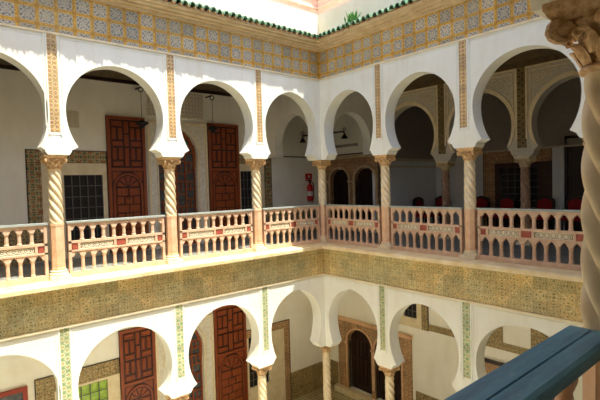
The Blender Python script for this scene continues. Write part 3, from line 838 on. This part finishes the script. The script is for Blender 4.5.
# note: left-wall windows in s = -x
window(4.89, 5.73, .15, 1.90, FL, G, 4.79, 6.44, 2.44, 'upper gallery window with dark iron grille in a patterned tile surround', lt=False)
window(.41, 1.02, .15, 1.98, FL, G, -.10, 1.05, 2.46, 'small dark barred window between the right door leaf and corner, upper gallery')
window(4.97, 5.95, -4.6, -2.98, FL, G, 4.68, 6.47, -2.57, 'ground floor window with green panes in an olive tile surround', fz0=-5.38, tile=.36, mt='dadotile', pmat='greenglass', lt=False)
window(.2, .92, -4.5, -2.98, FL, G, -.64, 1.0, -2.76, 'ground floor dark window beside the brown tile strip', fz0=-5.38, tile=.22, mt='browntile')
window(2.25, 3.36, .5, 1.88, FR, RX, 1.72, 3.72, 2.38, 'dark barred window in a brown tile surround at the back of the inner room', tile=.36, mt='browntile', sf='woodd')
window(.80, 1.24, -2.35, -1.55, FR, G, .45, 1.60, -1.2, 'small dark window in an ochre tile surround high on the ground floor wall', fz0=-2.62, tile=.2, mt='dadotile', nx=3, nz=4)

def arched_door(s0, s1, z0, za, fs0, fs1, fz1, label, step=0, tile='browntile', floor=0):
    r = empty('door_%d' % dn[0]); dn[0] += 1; struct(r, label)
    cs = (s0+s1)/2; hw = (s1-s0)/2; zc = za-hw*.95
    c = [(s0, floor)] + [(s0, floor+(zc-floor)*k/6) for k in range(1, 6)]
    n = 10
    c += [(cs-hw*cos(PI*k/(2*n)), zc+(za-zc)*sin(PI*k/(2*n))) for k in range(n*2+1)]
    c += [(s1, floor+(zc-floor)*k/6) for k in range(5, 0, -1)] + [(s1, floor)]
    m = MB(FR); m.archpanel(fs0, fs1, floor, fz1, c, G-.06, G+.10); m.build('tile_surround', M[tile], r)
    m = MB(FR); cc = [q for q in c if q[1] > floor+.2]
    o = [(cs+(x-cs)*1.10, z+.04 if z > zc else z) for x, z in cc]
    m.tube([(x, G-.06, z) for x, z in o], .03, 6)
    m.box(fs0-.03, fs1+.03, G-.13, G, fz1, fz1+.06); m.box(fs0-.015, fs1+.015, G-.10, G, fz1-.04, fz1)
    for s in (fs0+.02, s1+.06): pass
    for s, q in ((s0, -1), (s1, 1)): m.box(min(s, s+q*.12), max(s, s+q*.12), G-.10, G-.055, zc-.06, zc)
    m.build('stone_moulding', M['pinkstone'] if floor < -1 else M['cornice'], r)
    m = MB(FR); m.box(s0-.02, s1+.02, G+.13, G+.17, floor, za+.02)
    nb = 6
    for k in range(nb+1):
        s = s0+(s1-s0)*k/nb; m.box(s-.012, s+.012, G+.11, G+.13, floor, za)
    for z in (floor+.1, floor+(za-floor)*.5, floor+(za-floor)*.8): m.box(s0, s1, G+.105, G+.13, z, z+.06)
    m.build('door_leaf', M['darkwood'], r)
    return r
arched_door(-2.08, -1.26, 0, 2.02, -2.36, -1.12, 2.38, 'left of the twin dark arched doors in the upper gallery corner')
arched_door(-.98, -.15, 0, 2.02, -1.12, -.03, 2.38, 'right of the twin dark arched doors in the upper gallery corner')
arched_door(-1.45, -.45, 0, -3.18, -1.88, -.375, -2.94, 'left dark arched door in brown tile surround, ground floor', floor=-5.2)
arched_door(-.30, .68, 0, -3.18, -.375, 1.05, -2.94, 'right dark arched door in brown tile surround, ground floor', floor=-5.2)
m = MB(FR); m.box(-1.95, 1.15, G-.22, G, -5.39, -5.2); trim(m, M['stone'], 'stone step below the two ground floor doors')

m = MB(FL); m.box(6.47, 10.8, G-.015, G, 0, .74); m.box(-2.37, -.13, G-.015, G, 0, .74)
trim(m, M['dadotile'], 'dark tile dado of the upper left gallery, seen through the balustrade')
# dado, tile bands, other right-hand ground floor panels
m = MB(FL); m.box(-2.37, -.645, G-.015, G, -5.39, -4.5); m.box(6.5, 10.8, G-.015, G, -5.39, -4.5)
m.tf = FR; m.box(-2.38, -1.96, G-.015, G, -5.39, -4.5); m.box(1.16, 3.0, G-.015, G, -5.39, -4.45); m.box(4.2, 10.7, G-.015, G, -5.39, -4.45)
trim(m, M['dadotile'], 'patterned brown tile dado along the ground floor walls')
m = MB(FR); m.box(1.60, 3.27, G-.015, G, -2.60, -2.42); m.box(-1.9, .45, G-.015, G, -2.60, -2.42) if False else None
m.box(3.27, 3.70, G-.018, G, -2.60, -1.2); m.box(4.36, 4.75, G-.018, G, -2.60, -1.2); m.box(3.70, 4.36, G-.018, G, -2.60, -2.42)
m.box(3.70, 4.36, G-.018, G, -1.4, -1.2)
trim(m, M['dadotile'], 'ochre tile band framing a white panel on the ground floor wall')
m = MB(FR); m.box(3.05, 4.15, G-.03, G, -5.39, -2.98); trim(m, M['browntile']); m = MB(FR); m.box(3.02, 4.18, G-.10, G, -2.98, -2.92); trim(m, M['darkwood'])
# white pilaster + dark door of inner room
m = MB(FR); m.box(3.76, 4.06, RX-.08, RX, 0, 2.38); trim(m, M['greywall'])
r = empty('door_%d' % dn[0]); dn[0] += 1; struct(r, 'tall dark wooden door at the back of the inner room, beside the white pilaster')
m = MB(FR); m.box(4.12, 5.1, RX+.05, RX+.10, 0, 2.6)
for s in (4.12, 4.58, 5.02): m.box(s, s+.08, RX+.02, RX+.05, 0, 2.6)
m.build('door_leaf', M['darkwood'], r)
m = MB(FR); m.box(4.06, 4.12, RX-.03, RX+.02, 0, 2.66); m.box(5.1, 5.18, RX-.03, RX+.02, 0, 2.66); m.box(4.06, 5.18, RX-.03, RX+.02, 2.6, 2.68); m.build('door_frame', M['darkwood'], r)
# small grey vent on left back wall
m = MB(FL); m.box(5.35, 5.62, G-.012, G, 2.98, 3.36); m.mi = 1
for k in range(6): m.box(5.38, 5.48, G-.016, G-.01, 3.02+k*.055, 3.05+k*.055); m.box(5.50, 5.60, G-.016, G-.01, 3.02+k*.055, 3.05+k*.055)
tag(m.build('vent_panel', [M['vent'], M['stucco']]), 'small faded carved vent panel on the wall above the tiled window', 'vent')

# ================================================================== SMALL THINGS
def chair_at(first, loc, rz, label):
    o = first if not chair_at.used else copy_tree(first); chair_at.used = True
    o.location = loc; o.rotation_euler = (0, 0, rz); tag(o, label, 'chair', 'red armchairs in the inner room')
chair_at.used = False
r = empty('armchair')
m = MB(); m.box(-.24, .24, -.24, .22, .40, .50); m.rings([[(-.23, -.22, .50), (.23, -.22, .50), (.23, .2, .50), (-.23, .2, .50)], [(-.19, -.18, .535), (.19, -.18, .535), (.19, .16, .535), (-.19, .16, .535)]]); m.build('seat', M['redcloth'], r)
def crest(x0, x1, n=12, zb=.92, h=.06): return [(x0+(x1-x0)*k/n, zb+h*sin(PI*k/n)) for k in range(n+1)]
m = MB(); pts = [(-.20, .52)] + crest(-.21, .21, 12, .87, .10) + [(.20, .52)]; m.prism(pts, .19, .245); bk = m.build('backrest', M['redcloth'], r)
m = MB(); top = crest(-.26, .26, 12, .94, .10); bot = crest(-.21, .21, 12, .87, .10)
for k in range(12):
    ids = [m.p(q[0], d, q[1]) for d in (.18, .255) for q in (top[k], top[k+1], bot[k+1], bot[k])]
    for f in ((0,1,2,3),(4,5,6,7),(0,1,5,4),(2,3,7,6)): m.face([ids[i] for i in f])
for s in (-1, 1): m.box(min(s*.25, s*.20), max(s*.25, s*.20), .18, .255, .38, .895)
m.build('back_frame', M['darkwood'], bk)
for s in (-1, 1):
    m = MB(); m.tube([(s*.24, .2, .68), (s*.255, 0, .69), (s*.25, -.2, .67), (s*.24, -.21, .5)], .022, 6); m.build('armrest', M['darkwood'], r)
    for y in (-.2, .2):
        m = MB(); m.frustum(s*.21, y, 0, .40, .017, .025); m.build('leg', M['darkwood'], r)
fc = -PI/2    # chair fronts face the courtyard (west)
chair_at(r, (4.95, -.36, 0), fc, 'red armchair at the left end of the row, nearest the room corner')
chair_at(r, (4.1, -.38, 0), 0, 'red armchair standing against the left side wall of the room')
chair_at(r, (4.95, -1.75, 0), fc, 'red armchair seen just right of the shaded right gallery column')
chair_at(r, (4.95, -2.55, 0), fc, 'red armchair below the dark window, left of its middle')
chair_at(r, (4.95, -3.62, 0), fc, 'red armchair below the right edge of the dark tiled window')
chair_at(r, (4.95, -4.42, 0), fc, 'rightmost red armchair, beside the dark door of the inner room')

# fire extinguisher
r = empty('fire_extinguisher', (1.62, G-.10, 1.0))
m = MB(); m.lathe(0, 0, [(.06, 0), (.085, .02), (.085, .42), (.07, .49), (.03, .53), (.03, .56)], 16); cy = m.build('cylinder', M['redpaint'], r, smooth=True)
m = MB(); m.lathe(0, 0, [(.087, .16), (.087, .30)], 16); m.build('label_band', M['label'], cy)
m = MB(); m.box(-.02, .02, -.02, .02, .56, .62); m.box(-.09, .03, -.012, .012, .62, .64); m.box(-.08, .02, -.01, .01, .655, .675); vv = m.build('valve', M['black'], r)
m = MB(); m.tube([(.03, 0, .59), (.10, 0, .57), (.12, 0, .45), (.115, 0, .2), (.11, 0, .08)], .013, 6); m.build('hose', M['black'], vv)
r.scale = (1.3, 1, 1.05); tag(r, 'red fire extinguisher hanging on the white wall left of the corner column', 'fire extinguisher')
m = MB(); m.box(1.52, 1.80, G-.012, G, 1.66, 1.90); m.mi = 1
m.box(1.55, 1.77, G-.016, G-.010, 1.69, 1.72); m.lathe_ax((1.66, G-.016, 1.80), (0, 1, 0), [(.05, 0), (.05, .006)], 12)
tag(m.build('fire_sign', [M['redpaint'], M['label']]), 'small red sign above the fire extinguisher', 'sign')

# pendant saucer lamps
def pendant(x, label, first=None):
    if first: o = copy_tree(first)
    else:
        o = empty('pendant_lamp')
        m = MB(); m.tube([(0, 0, .18), (0, 0, .86)], .006, 5); m.build('rod', M['black'], o)
        m = MB(); m.tube([(.06*cos(t*PI/6), 0, .93+.06*sin(t*PI/6)) for t in range(12)], .012, 6, closed=True); m.box(-.02, .02, .02, .33, .975, 1.0); m.build('bracket', M['black'], o)
        m = MB(); m.lathe(0, 0, [(.02, .20), (.06, .17), (.15, .14), (.165, .12), (.15, .10), (.08, .05), (.03, .0)], 16); m.build('shade', M['black'], o, smooth=True)
    o.location = (x, 2.05, 3.02); tag(o, label, 'lamp', 'black pendant lamps in the upper left gallery'); return o
p1 = pendant(-4.02, 'black metal pendant lamp above the left carved door leaf')
pendant(-2.07, 'black metal pendant lamp above the right carved door leaf', p1)
# swan-neck lamps
def arm_lamp(loc, dx, label, first=None):
    if first: o = copy_tree(first)
    else:
        o = empty('bracket_lamp')
        m = MB(); m.tube([(.75, 0, 0), (.1, 0, 0), (.02, 0, -.02), (0, 0, -.06)], .02, 6); m.build('arm', M['black'], o)
        m = MB(); m.lathe(0, 0, [(.02, -.06), (.03, -.09), (.085, -.17), (.09, -.19), (.02, -.185)], 14); m.build('shade', M['black'], o, smooth=True)
        m = MB(); m.tube([(.05*cos(t*PI/5)+.0, 0, .045+.045*sin(t*PI/5)) for t in range(10)], .009, 5, closed=True); m.build('scroll', M['black'], o)
    o.location = loc; o.scale = (1.2,)*3; o.rotation_euler = (0, 0, dx); tag(o, label, 'lamp', 'scrolled iron lamps in the corner bay'); return o
w1 = arm_lamp((1.27, 2.2, 3.12), 0, 'iron arm lamp seen inside the arch left of the corner column')
arm_lamp((2.2, 1.24, 3.20), PI/2, 'iron arm lamp seen inside the arch right of the corner column', w1)
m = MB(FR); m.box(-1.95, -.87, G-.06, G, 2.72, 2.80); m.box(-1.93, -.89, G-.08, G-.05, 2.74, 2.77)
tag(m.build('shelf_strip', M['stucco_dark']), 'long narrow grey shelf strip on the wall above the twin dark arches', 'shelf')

# red framed notice board, ground floor far left
r = empty('notice_board', (-7.45, G, -3.6))
m = MB(); m.box(-.82, .82, -.06, 0, .88, .97); m.box(-.82, .82, -.06, 0, 0, .09); m.box(-.82, -.73, -.06, 0, .09, .88); m.box(.73, .82, -.06, 0, .09, .88); m.build('frame', M['redwood'], r)
m = MB(); m.box(-.73, .73, -.03, 0, .09, .88); m.build('board', M['glass'], r)
tag(r, 'red framed dark notice board on the ground floor wall at the lower left edge', 'notice board')

# weed on the roof edge
r = empty('roof_weed', (-.45, -1.62, 5.24)); random.seed(3)
m = MB()
for k in range(60):
    a = random.uniform(0, 2*PI); L = random.uniform(.12, .34); t = random.uniform(.2, 1.1)
    b = Vector((random.uniform(-.08, .08), random.uniform(-.16, .16), 0))
    d = Vector((cos(a)*t, sin(a)*t, 1)).normalized(); s = Vector((-sin(a), cos(a), 0))
    q = [b - s*.006, b + s*.006, b + d*L*.6 + s*.022, b + d*L, b + d*L*.6 - s*.022]
    m.face([m.p(*v) for v in q])
m.build('leaves', M['weed'], r, merge=False)
m = MB()
for k in range(5): m.tube([(0, -.08+.04*k, -.03), (.01*k, -.1+.05*k, .14)], .006, 5)
m.build('stem', M['weed'], r)
tag(r, 'green weed growing between the roof tiles right of the inner corner', 'plant')

# rooftop structures beyond the parapet
mb = MB(); mb.box(XW-3, 3.0, 3.2, 3.5, 4.9, 10); mb.box(3.0, 3.3, -6, 3.5, 4.9, 10)
for k in range(14):
    mb.box(XW-3, 3.0, 3.14, 3.2, 5.4+k*.34, 5.47+k*.34); mb.box(2.94, 3.0, -6, 3.2, 5.4+k*.34, 5.47+k*.34)
struct(mb.build('wall_rooftop', M['pinkwall']))
mb = MB(); mb.box(XW-2.7, 3.0, .2, 3.2, 5.0, 5.06); mb.box(.2, 3.3, -10.9, .2, 5.0, 5.06); struct(mb.build('ceiling_terrace', M['lime']))

# ================================================================== LIGHT, CAMERA
w = bpy.data.worlds.new('World'); S.world = w; w.use_nodes = True
nt = w.node_tree; bg = nt.nodes['Background']; sk = nt.nodes.new('ShaderNodeTexSky')
sk.sky_type = 'NISHITA'; sk.sun_disc = False; sk.sun_elevation = math.radians(70); sk.sun_rotation = math.radians(170); sk.air_density = 1.0; sk.dust_density = 2.5; sk.ozone_density = 1
nt.links.new(sk.outputs[0], bg.inputs[0]); bg.inputs[1].default_value = .26
sd = Vector((.10, -.328, 1)).normalized()       # direction towards the sun
sl = bpy.data.lights.new('sun', 'SUN'); sl.energy = 7.2; sl.angle = math.radians(.6); sl.color = (1, .975, .87)
so = bpy.data.objects.new('sun', sl); COL.objects.link(so); so.rotation_euler = sd.to_track_quat('Z', 'Y').to_euler(); so.location = (0, -4, 12)

cd = bpy.data.cameras.new('camera'); cam = bpy.data.objects.new('camera', cd); COL.objects.link(cam)
cd.sensor_width = 36; cd.lens = 454.9/600*36; cd.clip_start = .05
yw, pt, rl = (math.radians(a) for a in (40.508, -1.959, -1.544))
fw = Vector((sin(yw)*cos(pt), cos(yw)*cos(pt), sin(pt))); rt = Vector((cos(yw), -sin(yw), 0)); upv = rt.cross(fw)
r2 = rt*cos(rl) + upv*sin(rl); u2 = -rt*sin(rl) + upv*cos(rl)
mt = Matrix((r2, u2, -fw)).transposed().to_4x4(); mt.translation = Vector((-8.356, -8.856, 1.547))
cam.matrix_world = mt; S.camera = cam
S.view_settings.view_transform = 'Standard'; S.view_settings.look = 'None'; S.view_settings.gamma = 1; S.view_settings.exposure = 0.40
S.view_settings.use_curve_mapping = False
S.cycles.diffuse_bounces = 8; S.cycles.max_bounces = 12
